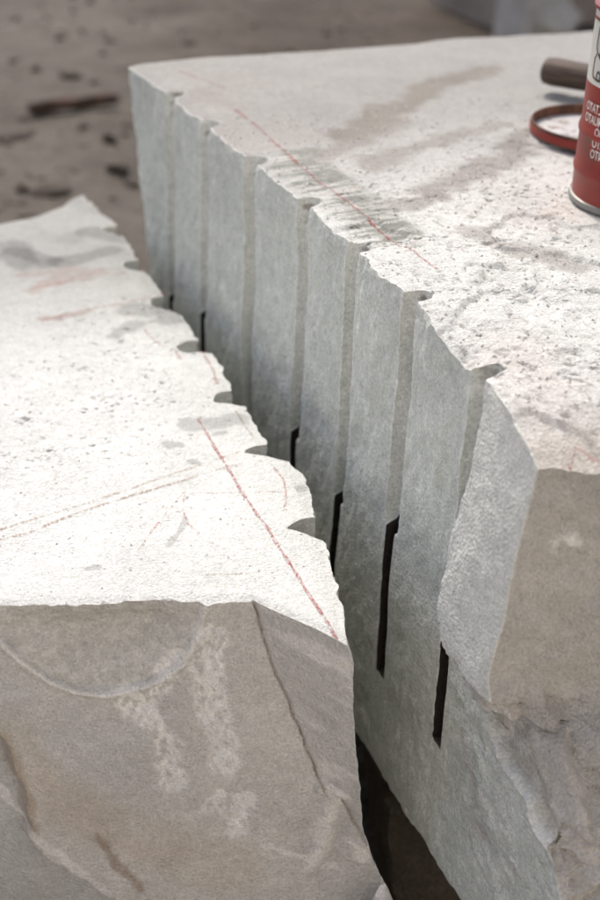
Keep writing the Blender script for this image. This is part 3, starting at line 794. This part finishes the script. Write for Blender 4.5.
# ================================================================== CAN LID
lz = max(surf(bvhR, .95+.17*math.cos(a), 1.10+.17*math.sin(a)) for a in np.linspace(0, 6.28, 24))-.002
lid = empty('can_lid', (.95*S, 1.10*S, lz*S)); tag(lid, 'round rusty red lid lying upturned beside the paint can', 'lid')
M_lidin = paint_mat('lid_inside', (.52, .51, .49), .6, (.26, .20, .16), .55, 55)
lathe('rim', [(.178, .001), (.181, .004), (.181, .030), (.179, .033), (.176, .033), (.174, .030), (.174, .006)], M_rust, lid)
lathe('disc', [(.1785, .0005), (.1745, .0065), (.150, .005), (.146, .008), (.07, .0075), (.0005, .0075)], M_lidin, lid)
paintband = lathe('paint_band', [(.1815, .006), (.1822, .010), (.1822, .022), (.1815, .026)], M_canred, lid)

# ================================================================== HAMMER
M_wood = bpy.data.materials.new('dark_handle_wood'); n_, l_, b_ = nm(M_wood)
tcw = n_.new('ShaderNodeTexCoord'); mp_ = n_.new('ShaderNodeMapping'); mp_.inputs['Scale'].default_value = (6, 60, 60); l_.new(tcw.outputs['Object'], mp_.inputs['Vector'])
nw = n_.new('ShaderNodeTexNoise'); nw.inputs['Scale'].default_value = 4; nw.inputs['Detail'].default_value = 6; l_.new(mp_.outputs[0], nw.inputs['Vector'])
rw = n_.new('ShaderNodeValToRGB'); rw.color_ramp.elements[0].position = .3; rw.color_ramp.elements[0].color = (.045, .03, .022, 1); rw.color_ramp.elements[1].position = .75; rw.color_ramp.elements[1].color = (.15, .105, .075, 1)
l_.new(nw.outputs[0], rw.inputs[0]); l_.new(rw.outputs[0], b_.inputs['Base Color']); b_.inputs['Roughness'].default_value = .7
bw = n_.new('ShaderNodeBump'); bw.inputs['Strength'].default_value = .4; bw.inputs['Distance'].default_value = .001; l_.new(nw.outputs[0], bw.inputs['Height']); l_.new(bw.outputs[0], b_.inputs['Normal'])
hz = .062
ha = onz((545, 70), hz); hb = onz((592, 78.5), hz)
hd = hb-ha; hang = math.atan2(hd[1], hd[0])
ham = empty('hammer', (ha[0]*S, ha[1]*S, hz*S), hang); tag(ham, 'dark wooden hammer handle lying behind the paint can', 'hammer')
V = []; F = []; seg = 24
prof = [(0.0, .0), (.0005, .026), (.006, .033), (.03, .0355), (.12, .034), (.35, .031), (.62, .029), (.80, .028), (.80, 0)]
for x, r in prof:
    for k in range(seg):
        a = 2*math.pi*k/seg; V.append((x*S, r*1.3*math.cos(a)*S, r*1.1*math.sin(a)*S))
for i in range(len(prof)-1):
    for k in range(seg): F.append((i*seg+k, i*seg+(k+1) % seg, (i+1)*seg+(k+1) % seg, (i+1)*seg+k))
link('handle', mesh_np('handle', np.array(V), F, None, True, 45), M_wood, ham)
bm = bmesh.new()
bmesh.ops.create_cube(bm, size=1); bmesh.ops.scale(bm, verts=bm.verts, vec=(.10*S, .30*S, .11*S)); bmesh.ops.bevel(bm, geom=bm.edges[:], offset=.014*S, segments=2, affect='EDGES')
bmesh.ops.translate(bm, verts=bm.verts, vec=(.76*S, 0, -.005*S))
me = bpy.data.meshes.new('head'); bm.to_mesh(me); bm.free(); link('head', me, M_rust, ham)

# ================================================================== rough stones
def rock(name, loc, size, seed, mat, label, cat, group=None, rz=0, cuts=5, sub=4, parent=None):
    """angular broken stone: an icosphere cut by random planes, then roughened"""
    bm = bmesh.new(); bmesh.ops.create_icosphere(bm, subdivisions=sub, radius=1)
    r = random.Random(seed)
    pl = []
    for _ in range(cuts+5):
        d = Vector((r.gauss(0, 1), r.gauss(0, 1), r.gauss(0, 1))).normalized(); pl.append((d, r.uniform(.55, .85)))
    for v in bm.verts:
        c = v.co.copy()
        for d, h in pl:
            e = c.dot(d)-h
            if e > 0: c -= d*e
        v.co = c
    co = np.array([v.co[:] for v in bm.verts]); dn = fbm(co[:, 0], co[:, 1], co[:, 2], 2.5, 4, seed)
    for v, k in zip(bm.verts, dn): v.co *= 1+.10*k
    for v in bm.verts: v.co = Vector((v.co.x*size[0]*S, v.co.y*size[1]*S, v.co.z*size[2]*S))
    me = bpy.data.meshes.new(name); bm.to_mesh(me); bm.free(); me.shade_smooth(); me.set_sharp_from_angle(angle=math.radians(30))
    o = link(name, me, mat, parent); o.location = (loc[0]*S, loc[1]*S, loc[2]*S); o.rotation_euler.z = rz
    if label: tag(o, label, cat, group)
    return o
# stones that carry the tall block
rock('support_stone', (.30, .30, -1.41), (.36, .22, .27), 5, M_drk, 'dark stone propping the tall block near the gap', 'stone', 'stones under the tall block')
rock('support_stone', (.75, 1.55, -1.41), (.45, .3, .27), 6, M_drk, 'dark stone propping the far half of the tall block', 'stone', 'stones under the tall block')
rock('support_stone', (1.5, .25, -1.41), (.3, .4, .27), 8, M_drk, 'dark stone propping the outer side of the tall block', 'stone', 'stones under the tall block')
# pale splinter still clinging to the low block's near corner
q = CORN[-1]
sp = rock('splinter', (q[0]-.035, q[1]-.04, q[2]-.095), (.065, .035, .19), 15, M_grit, None, None, rz=.5, sub=3, parent=block_l)

# background stones
BG = [((50, 193), .14, .08, M_drk, 'dark round stone just beyond the low block'), ((14, 137), .15, .05, M_drk, 'dark flat stone at the left below the rusty bar'),
      ((108, 139), .08, .05, M_drk, 'small dark stone between rusty bar and tall block'), ((118, 168), .09, .05, M_rubble, 'brown stone low beside the tall block corner'),
      ((72, 75), .10, .04, M_rubble, 'brown stone just above the rusty bar')]
for i, (p, s_, hgt, mt, lab) in enumerate(BG):
    a = onz(p, GZ+hgt*.3); rock('stone', (a[0], a[1], GZ+hgt*.3), (s_, s_*.7, hgt), 30+i, mt, lab, 'stone', 'stones on the quarry floor', rz=i*.7, sub=3)
# gravel over the quarry floor
def gravel():
    r = random.Random(12); V = []; F = []
    bm = bmesh.new(); bmesh.ops.create_icosphere(bm, subdivisions=1, radius=1)
    bv = [v.co.copy() for v in bm.verts]; bf = [[v.index for v in f.verts] for f in bm.faces]; bm.free()
    for _ in range(4200):
        x = r.uniform(-4, 9); y = r.uniform(1.5, 15)
        if -1.6 < x < 2.1 and y < 2.6: continue
        s_ = .012+.055*r.random()**5; k = len(V); a = r.uniform(0, 6)
        sx, sy, sz = r.uniform(.6, 1.3), r.uniform(.6, 1.3), r.uniform(.4, .9)
        z = GZ+.07*float(fbm(np.array(x), np.array(y), np.array(0.), .9, 4, 3))
        for c in bv:
            j = r.uniform(.75, 1.15); X, Y = c.x*sx*j, c.y*sy*j
            V.append(((x+s_*(X*math.cos(a)-Y*math.sin(a)))*S, (y+s_*(X*math.sin(a)+Y*math.cos(a)))*S, (z+s_*c.z*sz*j)*S))
        F += [tuple(i+k for i in f) for f in bf]
    o = link('gravel', mesh_np('gravel', np.array(V), F, smooth=False), M_rubble); tag(o, 'small brown gravel strewn over the quarry floor', 'gravel', kind='stuff')
gravel()

# rusty bar on the ground
a = onz((29, 106), GZ+.07); b = onz((117, 96), GZ+.07)
L = float(np.linalg.norm(b[:2]-a[:2]))
bm = bmesh.new(); seg = 14
rings = []
for i in range(13):
    t = i/12; ring = []
    for k in range(seg):
        an = 2*math.pi*k/seg; rr = .052*(1+.10*math.sin(3*an+i)+.05*random.uniform(-1, 1))*(.8 if i in (0, 12) else 1)
        ring.append(bm.verts.new(((t*L-L/2)*S, rr*math.cos(an)*S, rr*.85*math.sin(an)*S)))
    rings.append(ring)
for i in range(12):
    for k in range(seg): bm.faces.new((rings[i][k], rings[i][(k+1) % seg], rings[i+1][(k+1) % seg], rings[i+1][k]))
bm.faces.new(rings[0][::-1]); bm.faces.new(rings[-1])
me = bpy.data.meshes.new('rusty_bar'); bm.to_mesh(me); bm.free(); me.shade_smooth(); me.set_sharp_from_angle(angle=math.radians(40))
M_bar = paint_mat('dark_rust', (.10, .052, .034), .85, (.05, .028, .018), .5, 25, 0, .4)
o = link('rusty_bar', me, M_bar); o.location = ((a[0]+b[0])/2*S, (a[1]+b[1])/2*S, (GZ+.055)*S); o.rotation_euler.z = math.atan2(b[1]-a[1], b[0]-a[0])
tag(o, 'short dark reddish brown bar lying on the ground', 'bar')

# stone blocks far behind, upper right
def far_block(name, loc, size, rz, seed, mat, label):
    bm = bmesh.new(); bmesh.ops.create_cube(bm, size=1); bmesh.ops.subdivide_edges(bm, edges=bm.edges[:], cuts=14, use_grid_fill=True)
    co = np.array([v.co[:] for v in bm.verts])*np.array(size)
    d = .10*fbm(co[:, 0], co[:, 1], co[:, 2], 1.3, 4, seed); d2 = .10*fbm(co[:, 1], co[:, 2], co[:, 0], 1.3, 4, seed+5)
    for v, c, k, k2 in zip(bm.verts, co, d, d2): v.co = Vector(((c[0]+k)*S, (c[1]+k2)*S, (c[2]+k*.8)*S))
    me = bpy.data.meshes.new(name); bm.to_mesh(me); bm.free(); me.shade_smooth(); me.set_sharp_from_angle(angle=math.radians(35))
    o = link(name, me, mat); o.location = Vector(loc)*S; o.rotation_euler.z = rz; tag(o, label, 'stone block', 'rough blocks far behind')
b0 = onz((500, 34), GZ)
far_block('rough_block', (b0[0]+1.35, b0[1]+.75, GZ+.75), (2.6, 1.4, 1.6), .12, 3, M_far, 'grey rough stone block out of focus behind the paint can')

b1 = onz((496, 33), GZ)
far_block('upright_stone', (b1[0], b1[1]-.25, GZ+.5), (.14, .35, 1.2), .25, 13, M_pale, 'narrow pale upright stone at the end of the grey block')
b2 = onz((522, 26), GZ)
rock('pale_stone', (b2[0], b2[1]-.35, GZ+.14), (.42, .3, .22), 52, M_pale, 'pale broken stone lying before the far grey block', 'stone', 'stones on the quarry floor', rz=.4)

# ------------------------------------------------------------------ render settings
SC.render.engine = 'CYCLES'
SC.render.resolution_x = 683; SC.render.resolution_y = 1024
SC.cycles.max_bounces = 8; SC.cycles.diffuse_bounces = 5
